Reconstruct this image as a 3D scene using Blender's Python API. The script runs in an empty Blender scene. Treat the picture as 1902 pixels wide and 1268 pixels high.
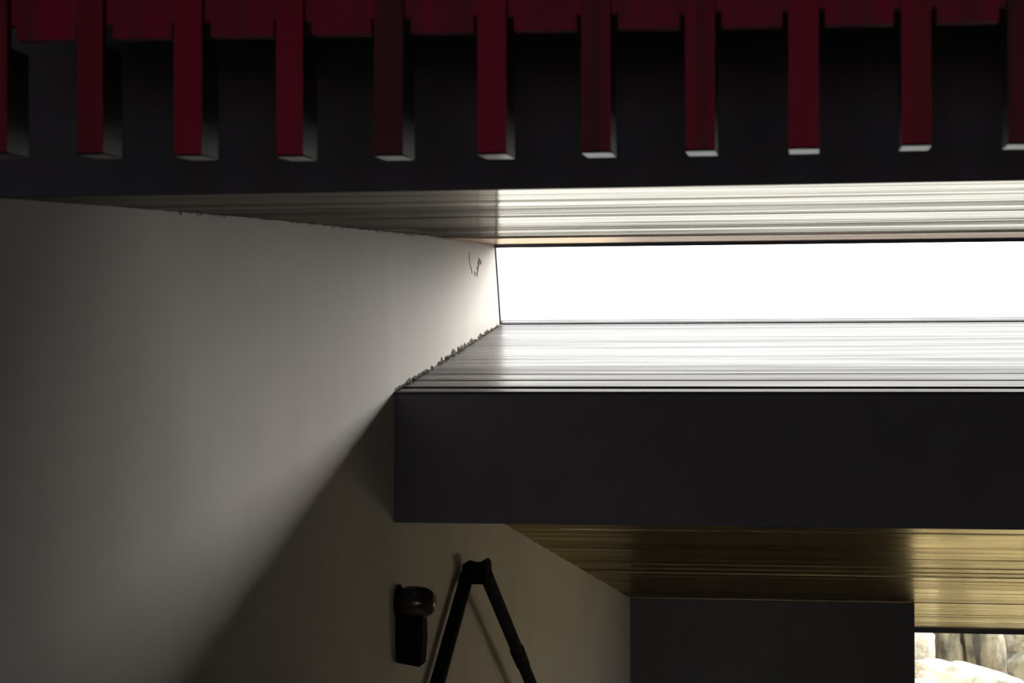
import bpy, bmesh, math, random
from mathutils import Vector, Matrix, noise

random.seed(11)
sc = bpy.context.scene
COL = sc.collection
EYE = 1.6            # camera height above the gallery floor; heights below are relative to the eye

# ------------------------------------------------------------------ camera
cd = bpy.data.cameras.new('camera')
cd.sensor_width = 36.0
cd.lens = 3450.0 / 1902.0 * 36.0
cd.clip_start = 0.05
cd.clip_end = 300
cd.dof.use_dof = True
cd.dof.focus_distance = 8.6
cd.dof.aperture_fstop = 11.0
cam = bpy.data.objects.new('camera', cd)
COL.objects.link(cam)
d = Vector((549.0, -36.0, 3450.0)).normalized()          # the room's depth axis seen by the camera
u0 = Vector((math.sin(-0.004), math.cos(-0.004), 0.0))
u = (u0 - d * u0.dot(d)).normalized()
r = u.cross(d)
right, up, fwd = (Vector((r[i], d[i], u[i])) for i in range(3))
M = Matrix.Identity(4)
for i in range(3):
    M[i][0], M[i][1], M[i][2] = right[i], up[i], -fwd[i]
M.translation = Vector((0, 0, EYE))
cam.matrix_world = M
sc.camera = cam

# ------------------------------------------------------------------ sky and exposure
SKY = 1.0
w = bpy.data.worlds.new('overcast_sky')
sc.world = w
w.use_nodes = True
bg = w.node_tree.nodes['Background']
bg.inputs[0].default_value = (1.0, 0.985, 0.97, 1)
bg.inputs[1].default_value = SKY
sc.view_settings.view_transform = 'Standard'
sc.view_settings.look = 'None'
sc.view_settings.gamma = 1.0
sc.view_settings.use_curve_mapping = False
sc.view_settings.exposure = 2.2


# hazy low sun, outside to the right of the high window
SUN_AZ, SUN_EL = math.radians(53), math.radians(8.2)
sl = bpy.data.lights.new('hazy_sun', 'SUN')
sl.energy = 4.4
sl.angle = math.radians(25)
sl.color = (1.0, 0.965, 0.94)
so = bpy.data.objects.new('hazy_sun', sl)
so.rotation_euler = Vector((math.sin(SUN_AZ) * math.cos(SUN_EL), math.cos(SUN_AZ) * math.cos(SUN_EL), math.sin(SUN_EL))).to_track_quat('Z', 'Y').to_euler()
so.location = (20, 30, 12)
COL.objects.link(so)


def portal(loc, size, rot):
    l = bpy.data.lights.new('sky_portal', 'AREA')
    l.shape = 'RECTANGLE'
    l.size, l.size_y = size
    l.cycles.is_portal = True
    o = bpy.data.objects.new('sky_portal', l)
    o.location = (loc[0], loc[1], loc[2] + EYE)
    o.rotation_euler = rot
    COL.objects.link(o)


# ------------------------------------------------------------------ helpers
def mesh_obj(name, bm, mat, parent=None, smooth=False):
    bmesh.ops.recalc_face_normals(bm, faces=bm.faces)
    me = bpy.data.meshes.new(name)
    bm.to_mesh(me)
    bm.free()
    me.materials.append(mat)
    if smooth:
        for p in me.polygons:
            p.use_smooth = True
    o = bpy.data.objects.new(name, me)
    COL.objects.link(o)
    if parent:
        o.parent = parent
        if parent.type == 'EMPTY':
            o.matrix_parent_inverse = parent.matrix_world.inverted()
    return o


def empty(name, loc):
    o = bpy.data.objects.new(name, None)
    o.empty_display_size = 0.1
    o.location = (loc[0], loc[1], loc[2] + EYE)
    o.matrix_world = Matrix.Translation(o.location)
    COL.objects.link(o)
    return o


def tag(o, label=None, cat=None, kind=None, group=None):
    for k, v in (('label', label), ('category', cat), ('kind', kind), ('group', group)):
        if v:
            o[k] = v
    return o


def add_prism_x(bm, pts, x0, x1):
    """polygon in (y, z), extruded along x"""
    a = [bm.verts.new((x0, y, z + EYE)) for y, z in pts]
    b = [bm.verts.new((x1, y, z + EYE)) for y, z in pts]
    n = len(pts)
    bm.faces.new(a)
    bm.faces.new(b[::-1])
    for i in range(n):
        bm.faces.new((a[i], b[i], b[(i + 1) % n], a[(i + 1) % n]))


def add_prism_y(bm, pts, y0, y1):
    """polygon in (x, z), extruded along y"""
    a = [bm.verts.new((x, y0, z + EYE)) for x, z in pts]
    b = [bm.verts.new((x, y1, z + EYE)) for x, z in pts]
    n = len(pts)
    bm.faces.new(a)
    bm.faces.new(b[::-1])
    for i in range(n):
        bm.faces.new((a[i], b[i], b[(i + 1) % n], a[(i + 1) % n]))


def add_box(bm, x0, x1, y0, y1, z0, z1):
    add_prism_x(bm, [(y0, z0), (y1, z0), (y1, z1), (y0, z1)], x0, x1)


def bevel(bm, w, seg=2):
    bmesh.ops.bevel(bm, geom=list(bm.edges), offset=w, segments=seg, affect='EDGES', clamp_overlap=True)


def box(name, x0, x1, y0, y1, z0, z1, mat, parent=None, bev=0):
    bm = bmesh.new()
    add_box(bm, x0, x1, y0, y1, z0, z1)
    if bev:
        bevel(bm, bev)
    return mesh_obj(name, bm, mat, parent)


def prism(name, pts, x0, x1, mat, parent=None):
    bm = bmesh.new()
    add_prism_x(bm, pts, x0, x1)
    return mesh_obj(name, bm, mat, parent)


def add_tube(bm, p, q, r0, r1=None, seg=20):
    r1 = r1 or r0
    p, q = Vector(p), Vector(q)
    ax = (q - p).normalized()
    s = ax.orthogonal().normalized()
    t = ax.cross(s)
    off = Vector((0, 0, EYE))
    A = [bm.verts.new(p + off + (s * math.cos(k) + t * math.sin(k)) * r0) for k in [2 * math.pi * i / seg for i in range(seg)]]
    B = [bm.verts.new(q + off + (s * math.cos(k) + t * math.sin(k)) * r1) for k in [2 * math.pi * i / seg for i in range(seg)]]
    for i in range(seg):
        bm.faces.new((A[i], A[(i + 1) % seg], B[(i + 1) % seg], B[i]))
    bm.faces.new(A[::-1])
    bm.faces.new(B)


# ------------------------------------------------------------------ materials
def nodes_of(name):
    m = bpy.data.materials.new(name)
    m.use_nodes = True
    nt = m.node_tree
    return m, nt, nt.nodes['Principled BSDF']


def mat_plain(name, color, rough=0.6, spec=0.5, var=0.15, scale=12, bump=0.0, metallic=0.0):
    m, nt, b = nodes_of(name)
    tc = nt.nodes.new('ShaderNodeTexCoord')
    nz = nt.nodes.new('ShaderNodeTexNoise')
    nz.inputs['Scale'].default_value = scale
    nz.inputs['Detail'].default_value = 6
    nt.links.new(tc.outputs['Object'], nz.inputs['Vector'])
    mx = nt.nodes.new('ShaderNodeMix')
    mx.data_type = 'RGBA'
    mx.inputs['A'].default_value = (*[c * (1 - var) for c in color], 1)
    mx.inputs['B'].default_value = (*[min(1, c * (1 + var)) for c in color], 1)
    nt.links.new(nz.outputs['Fac'], mx.inputs['Factor'])
    nt.links.new(mx.outputs['Result'], b.inputs['Base Color'])
    b.inputs['Roughness'].default_value = rough
    b.inputs['Specular IOR Level'].default_value = spec
    b.inputs['Metallic'].default_value = metallic
    if bump:
        bp = nt.nodes.new('ShaderNodeBump')
        bp.inputs['Strength'].default_value = bump
        bp.inputs['Distance'].default_value = 0.01
        nt.links.new(nz.outputs['Fac'], bp.inputs['Height'])
        nt.links.new(bp.outputs['Normal'], b.inputs['Normal'])
    return m


def mat_boards(name, dark, light, rough=(0.2, 0.4), spec=0.5, bump=0.2, along='X', gloss=None, freq=34.0, band=(0.3, 0.7)):
    """varnished boards: streaks run along the board"""
    m, nt, b = nodes_of(name)
    tc = nt.nodes.new('ShaderNodeTexCoord')
    oi = nt.nodes.new('ShaderNodeObjectInfo')
    mp = nt.nodes.new('ShaderNodeMapping')
    sx = (0.5, freq, freq) if along == 'X' else (40.0, 40.0, 1.5)
    mp.inputs['Scale'].default_value = sx
    nt.links.new(tc.outputs['Object'], mp.inputs['Vector'])
    nz = nt.nodes.new('ShaderNodeTexNoise')
    nz.noise_dimensions = '4D'
    nz.inputs['Scale'].default_value = 1.0
    nz.inputs['Detail'].default_value = 5
    nz.inputs['Roughness'].default_value = 0.6
    nt.links.new(mp.outputs['Vector'], nz.inputs['Vector'])
    mul = nt.nodes.new('ShaderNodeMath')
    mul.operation = 'MULTIPLY'
    mul.inputs[1].default_value = 30
    nt.links.new(oi.outputs['Random'], mul.inputs[0])
    nt.links.new(mul.outputs[0], nz.inputs['W'])
    mr = nt.nodes.new('ShaderNodeMapRange')
    mr.inputs['From Min'].default_value = band[0]
    mr.inputs['From Max'].default_value = band[1]
    nt.links.new(nz.outputs['Fac'], mr.inputs['Value'])
    add = nt.nodes.new('ShaderNodeMath')
    add.operation = 'MULTIPLY_ADD'
    add.inputs[1].default_value = 0.45
    add.use_clamp = True
    sub = nt.nodes.new('ShaderNodeMath')
    sub.operation = 'SUBTRACT'
    sub.inputs[1].default_value = 0.5
    nt.links.new(oi.outputs['Random'], sub.inputs[0])
    nt.links.new(sub.outputs[0], add.inputs[0])
    nt.links.new(mr.outputs['Result'], add.inputs[2])
    mx = nt.nodes.new('ShaderNodeMix')
    mx.data_type = 'RGBA'
    mx.inputs['A'].default_value = (*dark, 1)
    mx.inputs['B'].default_value = (*light, 1)
    nt.links.new(add.outputs[0], mx.inputs['Factor'])
    nt.links.new(mx.outputs['Result'], b.inputs['Base Color'])
    rr = nt.nodes.new('ShaderNodeMapRange')
    rr.inputs['To Min'].default_value = rough[1]
    rr.inputs['To Max'].default_value = rough[0]
    nt.links.new(add.outputs[0], rr.inputs['Value'])
    nt.links.new(rr.outputs['Result'], b.inputs['Roughness'])
    b.inputs['Specular IOR Level'].default_value = spec
    if bump:
        bp = nt.nodes.new('ShaderNodeBump')
        bp.inputs['Strength'].default_value = bump
        bp.inputs['Distance'].default_value = 0.004
        nt.links.new(nz.outputs['Fac'], bp.inputs['Height'])
        nt.links.new(bp.outputs['Normal'], b.inputs['Normal'])
    if gloss:
        # oiled boards with an even sheen instead of a lacquer
        df = nt.nodes.new('ShaderNodeBsdfDiffuse')
        gl = nt.nodes.new('ShaderNodeBsdfGlossy')
        gm = nt.nodes.new('ShaderNodeMix')
        gm.data_type = 'RGBA'
        gm.inputs['A'].default_value = (*[g * 0.4 for g in gloss], 1)
        gm.inputs['B'].default_value = (*[min(1, g * 1.25) for g in gloss], 1)
        sh = nt.nodes.new('ShaderNodeAddShader')
        nt.links.new(add.outputs[0], gm.inputs['Factor'])
        nt.links.new(gm.outputs['Result'], gl.inputs['Color'])
        nt.links.new(rr.outputs['Result'], gl.inputs['Roughness'])
        nt.links.new(mx.outputs['Result'], df.inputs['Color'])
        if bump:
            nt.links.new(bp.outputs['Normal'], gl.inputs['Normal'])
            nt.links.new(bp.outputs['Normal'], df.inputs['Normal'])
        nt.links.new(df.outputs[0], sh.inputs[0])
        nt.links.new(gl.outputs[0], sh.inputs[1])
        nt.links.new(sh.outputs[0], nt.nodes['Material Output'].inputs['Surface'])
        nt.nodes.remove(b)
    return m


def mat_plaster(name):
    m, nt, b = nodes_of(name)
    tc = nt.nodes.new('ShaderNodeTexCoord')
    n1 = nt.nodes.new('ShaderNodeTexNoise')
    n1.inputs['Scale'].default_value = 1.1
    n1.inputs['Detail'].default_value = 8
    n1.inputs['Roughness'].default_value = 0.6
    nt.links.new(tc.outputs['Object'], n1.inputs['Vector'])
    mp = nt.nodes.new('ShaderNodeMapping')
    mp.inputs['Scale'].default_value = (1, 3.0, 0.8)
    nt.links.new(tc.outputs['Object'], mp.inputs['Vector'])
    n2 = nt.nodes.new('ShaderNodeTexNoise')
    n2.inputs['Scale'].default_value = 1.0
    n2.inputs['Detail'].default_value = 4
    nt.links.new(mp.outputs['Vector'], n2.inputs['Vector'])
    n3 = nt.nodes.new('ShaderNodeTexNoise')
    n3.inputs['Scale'].default_value = 160
    n3.inputs['Detail'].default_value = 3
    nt.links.new(tc.outputs['Object'], n3.inputs['Vector'])
    av = nt.nodes.new('ShaderNodeMath')
    av.operation = 'MULTIPLY_ADD'
    av.inputs[1].default_value = 0.6
    nt.links.new(n1.outputs['Fac'], av.inputs[0])
    hv = nt.nodes.new('ShaderNodeMath')
    hv.operation = 'MULTIPLY'
    hv.inputs[1].default_value = 0.4
    nt.links.new(n2.outputs['Fac'], hv.inputs[0])
    nt.links.new(hv.outputs[0], av.inputs[2])
    mx = nt.nodes.new('ShaderNodeMix')
    mx.data_type = 'RGBA'
    mx.inputs['A'].default_value = (0.56, 0.525, 0.49, 1)
    mx.inputs['B'].default_value = (0.645, 0.61, 0.575, 1)
    mr = nt.nodes.new('ShaderNodeMapRange')
    mr.inputs['From Min'].default_value = 0.3
    mr.inputs['From Max'].default_value = 0.7
    nt.links.new(av.outputs[0], mr.inputs['Value'])
    nt.links.new(mr.outputs['Result'], mx.inputs['Factor'])
    nt.links.new(mx.outputs['Result'], b.inputs['Base Color'])
    b.inputs['Roughness'].default_value = 0.9
    b.inputs['Specular IOR Level'].default_value = 0.15
    bp = nt.nodes.new('ShaderNodeBump')
    bp.inputs['Strength'].default_value = 0.12
    bp.inputs['Distance'].default_value = 0.002
    nt.links.new(n3.outputs['Fac'], bp.inputs['Height'])
    nt.links.new(bp.outputs['Normal'], b.inputs['Normal'])
    return m


def mat_red(name, lo, hi, spread):
    """red stain; each slat differs a little"""
    m, nt, b = nodes_of(name)
    tc = nt.nodes.new('ShaderNodeTexCoord')
    oi = nt.nodes.new('ShaderNodeObjectInfo')
    mp = nt.nodes.new('ShaderNodeMapping')
    mp.inputs['Scale'].default_value = (45, 45, 1.6)
    nt.links.new(tc.outputs['Object'], mp.inputs['Vector'])
    nz = nt.nodes.new('ShaderNodeTexNoise')
    nz.inputs['Scale'].default_value = 1
    nz.inputs['Detail'].default_value = 4
    nt.links.new(mp.outputs['Vector'], nz.inputs['Vector'])
    rmp = nt.nodes.new('ShaderNodeValToRGB')
    e = rmp.color_ramp.elements
    e[0].position, e[0].color = 0.3, (*lo, 1)
    e[1].position, e[1].color = 0.7, (*hi, 1)
    ad = nt.nodes.new('ShaderNodeMath')
    ad.operation = 'MULTIPLY_ADD'
    ad.inputs[1].default_value = spread
    nt.links.new(oi.outputs['Random'], ad.inputs[0])
    sb = nt.nodes.new('ShaderNodeMath')
    sb.operation = 'SUBTRACT'
    sb.inputs[1].default_value = spread / 2
    nt.links.new(nz.outputs['Fac'], sb.inputs[0])
    nt.links.new(sb.outputs[0], ad.inputs[2])
    nt.links.new(ad.outputs[0], rmp.inputs['Fac'])
    nt.links.new(rmp.outputs['Color'], b.inputs['Base Color'])
    b.inputs['Roughness'].default_value = 0.6
    b.inputs['Specular IOR Level'].default_value = 0.3
    return m


def mat_glass(name):
    m = bpy.data.materials.new(name)
    m.use_nodes = True
    nt = m.node_tree
    nt.nodes.remove(nt.nodes['Principled BSDF'])
    out = nt.nodes['Material Output']
    tr = nt.nodes.new('ShaderNodeBsdfTransparent')
    tr.inputs[0].default_value = (0.97, 0.98, 0.97, 1)
    gl = nt.nodes.new('ShaderNodeBsdfGlossy')
    gl.inputs['Roughness'].default_value = 0.02
    fr = nt.nodes.new('ShaderNodeFresnel')
    fr.inputs['IOR'].default_value = 1.3
    mix = nt.nodes.new('ShaderNodeMixShader')
    nt.links.new(fr.outputs[0], mix.inputs[0])
    nt.links.new(tr.outputs[0], mix.inputs[1])
    nt.links.new(gl.outputs[0], mix.inputs[2])
    nt.links.new(mix.outputs[0], out.inputs['Surface'])
    return m


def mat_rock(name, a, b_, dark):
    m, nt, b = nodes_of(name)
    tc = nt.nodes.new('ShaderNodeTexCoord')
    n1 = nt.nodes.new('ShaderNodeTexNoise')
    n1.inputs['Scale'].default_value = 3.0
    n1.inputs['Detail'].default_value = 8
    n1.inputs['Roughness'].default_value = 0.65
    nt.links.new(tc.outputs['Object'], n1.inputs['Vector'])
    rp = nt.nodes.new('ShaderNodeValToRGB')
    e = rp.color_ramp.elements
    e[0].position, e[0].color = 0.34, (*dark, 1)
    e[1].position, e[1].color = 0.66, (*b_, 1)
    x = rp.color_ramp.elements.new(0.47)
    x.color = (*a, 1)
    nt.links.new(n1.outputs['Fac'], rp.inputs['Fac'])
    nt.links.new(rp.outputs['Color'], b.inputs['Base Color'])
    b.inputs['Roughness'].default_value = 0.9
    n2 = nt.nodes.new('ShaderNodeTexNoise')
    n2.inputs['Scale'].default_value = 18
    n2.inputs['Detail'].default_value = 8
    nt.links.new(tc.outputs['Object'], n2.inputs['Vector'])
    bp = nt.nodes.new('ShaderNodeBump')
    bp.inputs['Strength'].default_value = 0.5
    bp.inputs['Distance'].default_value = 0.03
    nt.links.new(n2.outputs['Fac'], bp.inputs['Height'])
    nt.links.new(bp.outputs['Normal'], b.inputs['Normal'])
    return m


PLASTER = mat_plaster('grey_plaster')
BLACK = mat_plain('black_paint', (0.125, 0.118, 0.143), rough=0.75, spec=0.25, var=0.12, scale=7)
DARKCONC = mat_plain('dark_concrete', (0.16, 0.155, 0.15), rough=0.85, spec=0.3, var=0.25, scale=4, bump=0.1)
BOARD_UP = mat_boards('soffit_boards', (0.008, 0.005, 0.004), (0.02, 0.014, 0.01), rough=(0.07, 0.2), bump=0.25, gloss=(0.285, 0.276, 0.25), freq=11.0, band=(0.34, 0.62))
BOARD_SILL = mat_boards('sill_boards', (0.045, 0.039, 0.041), (0.11, 0.1, 0.103), rough=(0.24, 0.42), spec=0.25, bump=0.12, freq=18.0)
BOARD_LOW = mat_boards('passage_boards', (0.02, 0.012, 0.004), (0.06, 0.038, 0.012), rough=(0.16, 0.32), bump=0.2, gloss=(0.56, 0.49, 0.325), freq=7.0)
TRIMWOOD = mat_boards('tan_trim', (0.20, 0.115, 0.085), (0.30, 0.19, 0.145), rough=(0.2, 0.34), bump=0.1, gloss=(0.42, 0.36, 0.31))
RED = mat_red('red_stained_wood', (0.14, 0.024, 0.04), (0.44, 0.008, 0.055), 0.65)
RED_HEAD = mat_red('red_header_wood', (0.25, 0.025, 0.07), (0.48, 0.005, 0.08), 0.0)
SLATWOOD = mat_plain('grey_wood', (0.018, 0.017, 0.015), rough=0.5, spec=0.4, var=0.15, scale=40)
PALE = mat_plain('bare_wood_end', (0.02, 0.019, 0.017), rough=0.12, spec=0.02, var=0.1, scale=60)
FRAME = mat_plain('window_frame_metal', (0.06, 0.06, 0.075), rough=0.45, spec=0.5, var=0.2, scale=20)
GLASS = mat_glass('clear_glass')
METAL = mat_plain('black_metal', (0.008, 0.008, 0.01), rough=0.8, spec=0.1, var=0.2, scale=30)
LAMPM = mat_plain('dark_lacquer', (0.03, 0.022, 0.02), rough=0.22, spec=0.6, var=0.1, scale=20)
CRUMB = mat_plain('broken_mortar', (0.16, 0.15, 0.135), rough=0.95, spec=0.1, var=0.6, scale=40)
FLOORM = mat_plain('dark_floor', (0.18, 0.165, 0.15), rough=0.6, spec=0.4, var=0.2, scale=3)
PALEFLOOR = mat_plain('stone_floor', (0.4, 0.36, 0.28), rough=0.7, spec=0.3, var=0.15, scale=2)
WHITEW = mat_plain('painted_wall', (0.5, 0.48, 0.45), rough=0.85, spec=0.2, var=0.06, scale=3)
ROCK_A = mat_rock('pale_rock', (0.38, 0.36, 0.30), (0.58, 0.56, 0.50), (0.16, 0.15, 0.11))
ROCK_B = mat_rock('tan_rock', (0.17, 0.15, 0.105), (0.25, 0.225, 0.165), (0.07, 0.065, 0.05))
ROCK_C = mat_rock('shade_dark_rock', (0.05, 0.045, 0.038), (0.085, 0.078, 0.066), (0.025, 0.023, 0.02))  # rock colour darkened, puts the shade of the gaps into the material
GROUND = mat_plain('gravel', (0.80, 0.67, 0.43), rough=0.95, spec=0.1, var=0.3, scale=8)

WX = -1.562          # face of the left wall
RX = 3.9             # face of the right wall

# ------------------------------------------------------------------ the setting
wall_left = prism('wall_left', [(-9.2, -5.7), (21.6, -5.7), (21.6, -2.6), (9.5, 0.1), (9.5, 1.05), (-9.2, 1.05)], WX - 0.3, WX, PLASTER)
tag(wall_left, 'tall grey plastered wall raked by light from the high window', kind='structure')
SO = (10.7, 12.5, -3.25, -1.75)    # y0 y1 z0 z1 of the added side opening in the passage
bm = bmesh.new()
add_prism_x(bm, [(-9.2, -5.7), (SO[0], -5.7), (SO[0], -0.25), (9.5, 0.1), (9.5, 1.05), (-9.2, 1.05)], RX, RX + 0.3)
add_prism_x(bm, [(SO[0], -5.7), (SO[1], -5.7), (SO[1], SO[2]), (SO[0], SO[2])], RX, RX + 0.3)
add_prism_x(bm, [(SO[0], SO[3]), (SO[1], SO[3]), (SO[1], -0.75), (SO[0], -0.25)], RX, RX + 0.3)
add_prism_x(bm, [(SO[1], -5.7), (21.6, -5.7), (21.6, -2.6), (SO[1], -0.75)], RX, RX + 0.3)
wall_right = mesh_obj('wall_right', bm, WHITEW)
tag(wall_right, 'plain painted wall closing the room on the right', kind='structure')
ceiling = box('ceiling', WX - 0.3, RX + 0.3, -9.2, 3.5, 1.0, 1.2, DARKCONC)
tag(ceiling, 'dark ceiling above the red slats', kind='structure')
floor = box('floor', WX, RX, -9.0, 5.4, -1.75, -1.6, FLOORM)
tag(floor, 'dark floor of the upper gallery', kind='structure')
floor_lower = box('floor_lower', WX, RX, 5.4, 21.5, -5.85, -5.7, PALEFLOOR)
tag(floor_lower, 'stone floor of the lower passage', kind='structure')
wg = box('wall_gallery', WX, RX, 5.2, 5.4, -5.7, -1.75, WHITEW)
tag(wg, 'wall below the gallery edge', kind='structure')

# rear wall; glazed opening added behind the camera for frontal light
bm = bmesh.new()
RO = (-1.4, 1.7, -1.2, 0.6)     # x0 x1 z0 z1 of the opening
add_box(bm, WX, RO[0], -9.2, -9.0, -1.6, 1.0)
add_box(bm, RO[1], RX, -9.2, -9.0, -1.6, 1.0)
add_box(bm, RO[0], RO[1], -9.2, -9.0, -1.6, RO[2])
add_box(bm, RO[0], RO[1], -9.2, -9.0, RO[3], 1.0)
wall_rear = mesh_obj('wall_rear', bm, WHITEW)
tag(wall_rear, 'rear wall with a wide glazed opening added for frontal light', kind='structure')


def window(name, x0, x1, bot, top, fw, depth, label, left=True):
    """bot, top: (y, z) of the lower and upper edge; frame members and one pane"""
    root = empty(name, ((x0 + x1) / 2, bot[0], bot[1]))
    tag(root, label, kind='structure')
    dy, dz = top[0] - bot[0], top[1] - bot[1]
    ln = math.hypot(dy, dz)
    uy, uz = dy / ln, dz / ln

    def member(nm, xa, xb, a, b, mat=FRAME, dp=depth, shift=0.0):
        pts = []
        for t, s in ((a, 0), (b, 0), (b, dp), (a, dp)):
            s += shift
            pts.append((bot[0] + uy * t + uz * s, bot[1] + uz * t - uy * s))
        return prism(nm, pts, xa, xb, mat, root)
    member('bottom_rail', x0, x1, 0, fw[0])
    member('top_rail', x0, x1, ln - fw[1], ln)
    member('stile', x0, x0 + fw[2], fw[0], ln - fw[1])
    member('stile', x1 - fw[2], x1, fw[0], ln - fw[1])
    member('pane', x0 + fw[2], x1 - fw[2], fw[0], ln - fw[1], GLASS, 0.006, depth / 2)
    return root


window('added_window_rear', RO[0], RO[1], (-9.13, RO[2]), (-9.13, RO[3]), (0.05, 0.05, 0.05), 0.06, 'unseen rear window added to light the slats from the front')
portal(((RO[0] + RO[1]) / 2, -8.98, (RO[2] + RO[3]) / 2), (RO[1] - RO[0], RO[3] - RO[2]), (math.radians(90), 0, 0))

# mass above the window slot: black front face, boarded soffit
SOF = [(3.425, 0.322), (4.07, 0.357), (5.066, 0.409), (6.18, 0.460), (7.883, 0.539)]
wall_upper = prism('wall_upper', [(3.40, 0.3215), (3.4235, 0.3215)] + [(y, z + 0.03) for y, z in SOF] + [(9.25, 0.62), (9.45, 0.62), (9.45, 1.2), (3.40, 1.2)], WX, RX, BLACK)
tag(wall_upper, 'black wall face behind the red slats', kind='structure')

# mass under the slot: sloping sill on top, black beam face, sloping soffit of the passage below
S1, SLOPE = (9.52, -0.840), -0.18147


def low(y):
    return S1[1] + SLOPE * (y - S1[0])


wall_front = prism('wall_front', [(6.95, -0.1245), (7.03, -0.1145), (7.04, -0.14), (7.09, -0.13), (9.43, 0.150), (9.62, 0.150), (21.6, -2.55), (21.6, low(21.6) + 0.03), (7.30, low(7.3) + 0.03), (7.30, -0.613), (6.938, -0.613)], WX, RX, BLACK)
tag(wall_front, 'black beam face under the bright window sill', kind='structure')
# black wall at the end of the passage, the opening to its right
bm = bmesh.new()
add_prism_x(bm, [(16.44, -5.7), (21.3, -5.7), (21.3, low(21.3)), (16.44, low(16.44))], WX, 0.905)
wall_far = mesh_obj('wall_far', bm, BLACK)
tag(wall_far, 'black wall at the end of the lower passage', kind='structure')


def plank(name, a, b, t, side, x0, x1, mat, parent, tilt=0.0):
    """one board between profile points a and b (y, z); side +1: thickness goes up, -1: down"""
    dy, dz = b[0] - a[0], b[1] - a[1]
    ln = math.hypot(dy, dz)
    ny, nz = -dz / ln * side, dy / ln * side
    a2 = (a[0], a[1] + tilt)
    b2 = (b[0], b[1] - tilt)
    pts = [a2, b2, (b2[0] + ny * t, b2[1] + nz * t), (a2[0] + ny * t, a2[1] + nz * t)]
    bm = bmesh.new()
    add_prism_x(bm, pts, x0, x1)
    bmesh.ops.bevel(bm, geom=[e for e in bm.edges if abs((e.verts[0].co - e.verts[1].co).x) > 0.5], offset=0.003, segments=1, affect='EDGES')
    return mesh_obj(name, bm, mat, parent)


def along(path, s):
    for (p, q) in zip(path, path[1:]):
        l = math.hypot(q[0] - p[0], q[1] - p[1])
        if s <= l:
            t = s / l
            return (p[0] + (q[0] - p[0]) * t, p[1] + (q[1] - p[1]) * t)
        s -= l
    return path[-1]


def lay(path, widths, gap, t, side, mat, parent, tilt, name='plank'):
    s = 0.0
    for wd in widths:
        a, b = along(path, s), along(path, s + wd - gap)
        plank(name, a, b, t, side, WX + 0.002, RX - 0.002, mat, parent, random.uniform(-tilt, tilt))
        s += wd


# boards of the soffit above the window
rnd = random.Random(5)
total = sum(math.hypot(q[0] - p[0], q[1] - p[1]) for p, q in zip(SOF, SOF[1:]))
ws = []
while sum(ws) < total - 0.25:
    ws.append(rnd.uniform(0.16, 0.34))
ws.append(total - sum(ws))
lay(SOF, ws, 0.008, 0.03, 1, BOARD_UP, wall_upper, 0.0012)
plank('head_board', (7.93, 0.533), (9.25, 0.592), 0.03, 1, WX + 0.002, RX - 0.002, TRIMWOOD, wall_upper)

# boards of the sloping sill, a groove and a nosing strip at its front edge
SILL = [(7.085, -0.098), (9.42, 0.188)]
tl = math.hypot(SILL[1][0] - SILL[0][0], SILL[1][1] - SILL[0][1])
lay(SILL, [tl / 12.0] * 12, 0.004, 0.028, -1, BOARD_SILL, wall_front, 0.0015)
plank('nosing', (6.945, -0.114), (7.035, -0.104), 0.009, -1, WX + 0.002, RX - 0.002, BOARD_SILL, wall_front)

# boards of the sloping passage soffit
PS = [(7.32, low(7.32)), (21.35, low(21.35))]
pl = math.hypot(PS[1][0] - PS[0][0], PS[1][1] - PS[0][1])
lay(PS, [pl / 34.0] * 34, 0.01, 0.03, 1, BOARD_LOW, wall_front, 0.004)

window('window_1', WX, RX, (9.425, 0.188), (9.262, 0.592), (0.008, 0.018, 0.006), 0.05, 'long bright high window above the sloping sill')
portal(((WX + RX) / 2, 9.40, 0.39), (RX - WX, 0.40), (math.radians(-90), 0, 0))
window('window_2', 0.905, RX, (21.40, -5.6), (21.40, low(21.40) - 0.005), (0.05, 0.06, 0.03), 0.06, 'window at the end of the passage looking out on pale rocks')
portal(((0.905 + RX) / 2, 21.3, -4.3), (RX - 0.905, 2.6), (math.radians(-90), 0, 0))
bm = bmesh.new()
add_box(bm, WX, 0.93, 21.3, 21.6, -5.7, -2.6)
wend = mesh_obj('wall_end', bm, BLACK)
tag(wend, 'wall beside the passage window', kind='structure')

# unseen side window, added to light the passage wall from the right
sw = empty('added_window_side', (RX + 0.15, 12.0, SO[2]))
tag(sw, 'unseen side window added to light the passage wall', kind='structure')
box('bottom_rail', RX + 0.12, RX + 0.18, SO[0], SO[1], SO[2], SO[2] + 0.05, FRAME, sw)
box('top_rail', RX + 0.12, RX + 0.18, SO[0], SO[1], SO[3] - 0.05, SO[3], FRAME, sw)
box('stile', RX + 0.12, RX + 0.18, SO[0], SO[0] + 0.05, SO[2] + 0.05, SO[3] - 0.05, FRAME, sw)
box('stile', RX + 0.12, RX + 0.18, SO[1] - 0.05, SO[1], SO[2] + 0.05, SO[3] - 0.05, FRAME, sw)
box('pane', RX + 0.147, RX + 0.153, SO[0] + 0.05, SO[1] - 0.05, SO[2] + 0.05, SO[3] - 0.05, GLASS, sw)
portal((RX - 0.02, (SO[0] + SO[1]) / 2, (SO[2] + SO[3]) / 2), (SO[3] - SO[2], SO[1] - SO[0]), (0, math.radians(90), 0))

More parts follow.
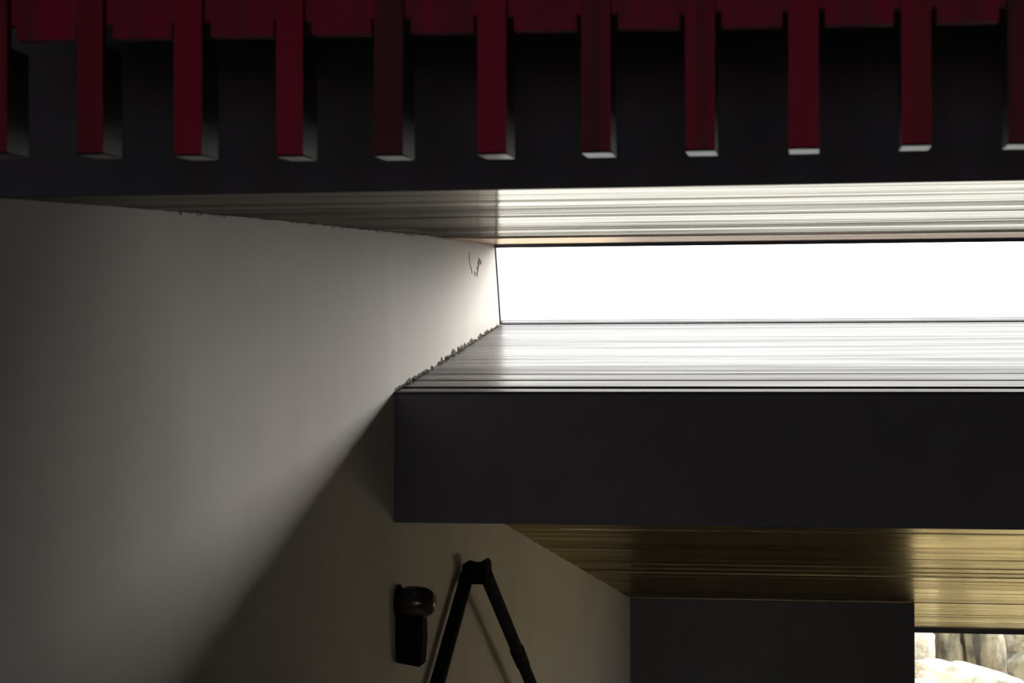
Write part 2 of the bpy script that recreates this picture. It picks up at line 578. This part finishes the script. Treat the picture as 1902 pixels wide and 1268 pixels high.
# ragged plaster where the wall meets the soffit
bm = bmesh.new()
rnd = random.Random(8)
for i in range(70):
    y = 3.6 + rnd.random() ** 0.8 * 5.4
    for (ya, za), (yb, zb) in zip(SOF + [(9.25, 0.59)], (SOF + [(9.25, 0.59)])[1:]):
        if ya <= y <= yb:
            zs = za + (zb - za) * (y - ya) / (yb - ya)
    h = rnd.uniform(0.002, 0.007)
    l = rnd.uniform(0.01, 0.05)
    c = Vector((WX, y, zs - h * 0.4 + EYE))
    ring = [bm.verts.new(c + Vector((0, math.cos(6.283 * j / 7) * l * rnd.uniform(0.6, 1.2), math.sin(6.283 * j / 7) * h * rnd.uniform(0.5, 1.3)))) for j in range(7)]
    tip = bm.verts.new(c + Vector((rnd.uniform(0.003, 0.012), 0, 0)))
    for j in range(7):
        bm.faces.new((ring[j], ring[(j + 1) % 7], tip))
tag(mesh_obj('plaster_edge', bm, PLASTER, wall_left), kind='stuff')

# broken mortar along the joint of wall and sill
bm = bmesh.new()
rnd = random.Random(3)
N = 90
for i in range(N):
    t = i / (N - 1)
    y = 6.98 + t * (9.41 - 6.98)
    zs = -0.112 + (y - 6.955) / (9.42 - 6.955) * (0.188 + 0.112)
    big = 1.0 if t < 0.45 else (1.7 if t < 0.93 else 1.1)
    if rnd.random() < 0.22:
        continue
    h = rnd.uniform(0.003, 0.011) * big * (1.6 if rnd.random() < 0.2 else 1)
    l = rnd.uniform(0.015, 0.04)
    k = 7
    c = Vector((WX, y, zs + h * 0.3 + EYE))
    ring = [bm.verts.new(c + Vector((rnd.uniform(0.0, 0.002), math.cos(6.283 * j / k) * l * rnd.uniform(0.6, 1.2), math.sin(6.283 * j / k) * h * rnd.uniform(0.7, 1.1)))) for j in range(k)]
    tip = bm.verts.new(c + Vector((rnd.uniform(0.006, 0.014), 0, 0)))
    for j in range(k):
        bm.faces.new((ring[j], ring[(j + 1) % k], tip))
tag(mesh_obj('mortar_joint', bm, CRUMB, wall_left), 'dark crumbling mortar along the sill', kind='stuff')


def crack(name, pts, wds):
    bm = bmesh.new()
    L_, R_, T_ = [], [], []
    for (y, z), wd in zip(pts, wds):
        L_.append(bm.verts.new((WX, y - wd, z + EYE)))
        R_.append(bm.verts.new((WX, y + wd, z + EYE)))
        T_.append(bm.verts.new((WX + 0.0025, y, z + EYE)))
    for i in range(len(pts) - 1):
        bm.faces.new((L_[i], L_[i + 1], T_[i + 1], T_[i]))
        bm.faces.new((T_[i], T_[i + 1], R_[i + 1], R_[i]))
    return mesh_obj(name, bm, CRUMB, wall_left)


crack('crack', [(8.80, 0.500), (8.815, 0.488), (8.79, 0.474), (8.80, 0.462), (8.765, 0.448), (8.775, 0.435), (8.75, 0.420), (8.76, 0.406)],
      [0.008, 0.022, 0.03, 0.02, 0.032, 0.018, 0.022, 0.006])
crack('crack', [(8.83, 0.494), (8.86, 0.482), (8.845, 0.470), (8.81, 0.468)], [0.01, 0.026, 0.022, 0.006])
crack('crack', [(8.55, 0.512), (8.54, 0.480), (8.57, 0.450), (8.61, 0.430), (8.62, 0.414)], [0.002, 0.003, 0.003, 0.007, 0.003])
crack('crack', [(8.68, 0.430), (8.70, 0.418), (8.69, 0.405)], [0.006, 0.014, 0.004])

# ------------------------------------------------------------------ red slatted screen
SLATS = [(-1.1478, -1.1047, .2919), (-1.001, -.9641, .2883), (-.8606, -.8213, .2833), (-.715, -.6779, .2797), (-.5779, -.5385, .2778),
         (-.4359, -.3971, .2771), (-.2956, -.2568, .2765), (-.1577, -.1189, .2759), (-.023, .0159, .276), (.1217, .1592, .2773), (.255, .2925, .2766), (.392, .431, .277)]
SLATS += [(0.529 + 0.137 * i, 0.568 + 0.137 * i, 0.277) for i in range(8)]
screen = empty('slatted_screen', (-0.4, 2.49, 0.28))
tag(screen, 'dark red screen of hanging wooden slats under a notched header board', 'screen')
# header board with a notch around every slat
pts = [(SLATS[0][0] - 0.12, 0.99)]
x = SLATS[0][0] - 0.12
first = True


def tabz(x):
    return 0.4527 - (x + 1.065) / (0.208 + 1.065) * (0.4527 - 0.4389)


pts.append((x, tabz(x)))
for a, b, zz in SLATS:
    na, nb = a - 0.0085, b + 0.0085
    nz_ = tabz((a + b) / 2) + 0.021
    pts += [(na, tabz(na)), (na, nz_), (nb, nz_), (nb, tabz(nb))]
xe = SLATS[-1][1] + 0.12
pts += [(xe, tabz(xe)), (xe, 0.99)]
bm = bmesh.new()
add_prism_y(bm, pts, 2.466, 2.492)
mesh_obj('header_board', bm, RED_HEAD, screen)
for a, b, zz in SLATS:
    cap = 0.003
    bm = bmesh.new()
    add_box(bm, a, b, 2.456, 2.4655, zz + cap, 0.985)
    add_box(bm, a, b, 2.4655, 2.525, zz + cap, 0.442)
    s = mesh_obj('slat', bm, SLATWOOD, screen)
    bm = bmesh.new()
    add_box(bm, a, b, 2.45, 2.456, zz + cap, 0.985)
    tag(mesh_obj('painted_face', bm, RED, s), 'red painted front of the slat')
    bm = bmesh.new()
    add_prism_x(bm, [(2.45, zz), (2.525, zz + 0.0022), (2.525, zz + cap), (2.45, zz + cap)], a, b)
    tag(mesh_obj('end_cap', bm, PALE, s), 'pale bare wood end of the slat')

# ------------------------------------------------------------------ wall lamp in the lower passage
lamp = empty('wall_lamp', (WX, 7.0, -1.16))
tag(lamp, 'small dark wall lamp with a rounded head above a box, on the plaster wall', 'lamp')
bm = bmesh.new()
add_prism_y(bm, [(WX, -1.150), (-1.472, -1.164), (-1.462, -1.164), (-1.455, -1.06), (-1.457, -0.978), (WX, -0.978)], 6.955, 7.055)
bevel(bm, 0.006)
mesh_obj('box', bm, METAL, lamp)
bm = bmesh.new()
prof = [(0.0, 0.030), (0.012, 0.055), (0.045, 0.063), (0.085, 0.062), (0.115, 0.056), (0.135, 0.044), (0.148, 0.026), (0.153, 0.0)]
seg = 32
rings = []
for px, pr in prof:
    if pr == 0:
        rings.append([bm.verts.new((WX + px, 7.0, -0.924 + EYE))])
    else:
        rings.append([bm.verts.new((WX + px, 7.0 + pr * math.cos(6.2832 * k / seg), -0.924 + EYE + pr * math.sin(6.2832 * k / seg))) for k in range(seg)])
for A, B in zip(rings, rings[1:]):
    for k in range(seg):
        if len(B) == 1:
            bm.faces.new((A[k], A[(k + 1) % seg], B[0]))
        else:
            bm.faces.new((A[k], A[(k + 1) % seg], B[(k + 1) % seg], B[k]))
bm.faces.new(rings[0])
mesh_obj('head', bm, LAMPM, lamp, smooth=True)
bm = bmesh.new()
add_tube(bm, (WX, 7.0, -0.924), (WX + 0.008, 7.0, -0.924), 0.068, seg=32)
mesh_obj('back_plate', bm, METAL, lamp)
bm = bmesh.new()
add_tube(bm, (WX + 0.03, 7.0, -0.98), (WX + 0.03, 7.0, -0.97), 0.016)
mesh_obj('neck', bm, METAL, lamp)

# ------------------------------------------------------------------ A-shaped wall bracket
br = empty('splayed_bracket', (WX, 7.5, -2.0))
tag(br, 'black inverted V bracket of two splayed bars beside the wall lamp', 'bracket')


def leg(p, q):
    bm = bmesh.new()
    add_tube(bm, p, q, 0.031, seg=20)
    return mesh_obj('leg', bm, METAL, br, smooth=False)


LEGA = ((-1.515, 8.228, -0.958), (-1.515, 6.184, -2.054))
LEGB = ((-1.441, 8.283, -0.958), (-1.441, 10.270, -2.010))
leg(*LEGA)
lb = leg(*LEGB)
bm = bmesh.new()
p, q = Vector(LEGB[0]), Vector(LEGB[1])
add_tube(bm, p + (q - p) * 0.46, p + (q - p) * 0.56, 0.037, 0.035)
mesh_obj('collar', bm, METAL, lb)
bm = bmesh.new()
add_prism_y(bm, [(-1.532, -0.999), (-1.538, -0.916), (-1.527, -0.904), (-1.512, -0.907), (-1.497, -0.915), (-1.464, -0.915), (-1.456, -0.901), (-1.444, -0.892), (-1.432, -0.896), (-1.425, -0.912), (-1.423, -0.949), (-1.426, -0.999)], 8.216, 8.348)
bevel(bm, 0.003)
mesh_obj('hinge', bm, METAL, br)
for pt in (LEGA[1], LEGB[1]):
    bm = bmesh.new()
    add_tube(bm, (WX + 0.001, pt[1], pt[2]), (pt[0], pt[1], pt[2]), 0.016)
    mesh_obj('standoff', bm, METAL, br)

# ------------------------------------------------------------------ rocks outside the passage window
gr = box('ground', -60, 80, -60, 90, -6.5, -6.3, GROUND)
tag(gr, 'gravel ground outside the passage window', kind='structure')


def rock(name, c, s, mat, label, seed, sub=4, rot=0.0, rough=0.32):
    bm = bmesh.new()
    bmesh.ops.create_icosphere(bm, subdivisions=sub, radius=1.0)
    off = Vector((seed * 7.3, seed * 3.1, seed * 5.7))
    for v in bm.verts:
        p = v.co.copy()
        # facet the stone by clamping against a few planes
        k = 1 + rough * noise.noise(p * 1.3 + off) + 0.16 * noise.noise(p * 3.1 + off) + 0.06 * noise.noise(p * 8 + off)
        p *= k
        for ax in range(3):
            p[ax] = math.copysign(min(abs(p[ax]), 0.86 + 0.1 * noise.noise(p * 2 + off)), p[ax])
        v.co = p
    R_ = Matrix.Rotation(rot, 3, 'Y') @ Matrix.Rotation(seed * 1.7, 3, 'Z')
    for v in bm.verts:
        q = v.co.copy()
        q = Matrix.Rotation(seed * 1.7, 3, 'Z') @ q
        q = Vector((q.x * s[0], q.y * s[1], q.z * s[2]))
        q = Matrix.Rotation(rot, 3, 'Y') @ q
        v.co = q + Vector((c[0], c[1], c[2] + EYE))
    o = mesh_obj(name, bm, mat, None, smooth=True)
    return tag(o, label, 'rock', group='rocks outside the passage window')


rock('rock', (1.42, 26.3, -3.95), (0.32, 0.4, 0.62), ROCK_A, 'pale upright rock in the top left corner of the low window', 1)
rock('rock', (1.93, 26.6, -4.15), (0.20, 0.26, 0.85), ROCK_B, 'narrow tan rock standing between two dark clefts', 2, rough=0.5)
rock('rock', (2.22, 26.85, -4.20), (0.11, 0.26, 0.90), ROCK_B, 'slim greyish rock left of the slanting cleft', 13, rot=-0.1, rough=0.5)
rock('rock', (2.53, 26.5, -4.22), (0.17, 0.32, 0.72), ROCK_B, 'grey tan rock right of the slanting cleft', 4, rot=-0.12, rough=0.4)
rock('rock', (2.42, 27.45, -4.1), (0.18, 0.18, 0.85), ROCK_C, 'added dark rock standing in for the shade of the slanting cleft', 21, rough=0.4)  # filler added behind the gap; its dark colour stands for shade
rock('rock', (3.04, 27.5, -3.76), (0.38, 0.36, 0.46), ROCK_A, 'pale rock in the top right corner of the low window', 5)
rock('rock', (3.06, 26.15, -4.20), (0.36, 0.35, 0.26), ROCK_B, 'smooth tan boulder at the right edge of the low window', 6)
rock('rock', (2.13, 25.3, -4.27), (0.80, 0.40, 0.24), ROCK_A, 'long bright ledge of rock sloping down to the right', 7, rot=0.24)
rock('rock', (1.40, 24.2, -4.36), (0.26, 0.36, 0.36), ROCK_A, 'mottled pale boulder in the bottom left of the low window', 8)
rock('rock', (2.62, 24.1, -4.50), (0.62, 0.45, 0.42), ROCK_A, 'broad cream boulder at the bottom right of the low window', 9)

# rock face that carries them
bm = bmesh.new()
nx, nz2 = 60, 44
grid = []
for j in range(nz2 + 1):
    row = []
    for i in range(nx + 1):
        x = -3 + 9.5 * i / nx
        z = -6.4 + 5.6 * j / nz2
        y = 28.6 + 0.55 * (z + 4.2) if z > -4.2 else 28.6 + 1.15 * (z + 4.2)
        v = Vector((x, 0, z))
        y += 0.5 * noise.noise(v * 1.1) + 0.22 * noise.noise(v * 3.0) + 0.08 * noise.noise(v * 8)
        row.append(bm.verts.new((x, y, z + EYE)))
    grid.append(row)
back = [[bm.verts.new((-3 + 9.5 * i / nx, 31.5, (-6.4 + 5.6 * j / nz2) + EYE)) for i in (0, nx)] for j in (0, nz2)]
for j in range(nz2):
    for i in range(nx):
        bm.faces.new((grid[j][i], grid[j][i + 1], grid[j + 1][i + 1], grid[j + 1][i]))
bm.faces.new([grid[nz2][i] for i in range(nx + 1)] + [back[1][1], back[1][0]])
bm.faces.new([grid[j][0] for j in range(nz2 + 1)] + [back[1][0], back[0][0]])
bm.faces.new([grid[j][nx] for j in range(nz2 + 1)] + [back[1][1], back[0][1]])
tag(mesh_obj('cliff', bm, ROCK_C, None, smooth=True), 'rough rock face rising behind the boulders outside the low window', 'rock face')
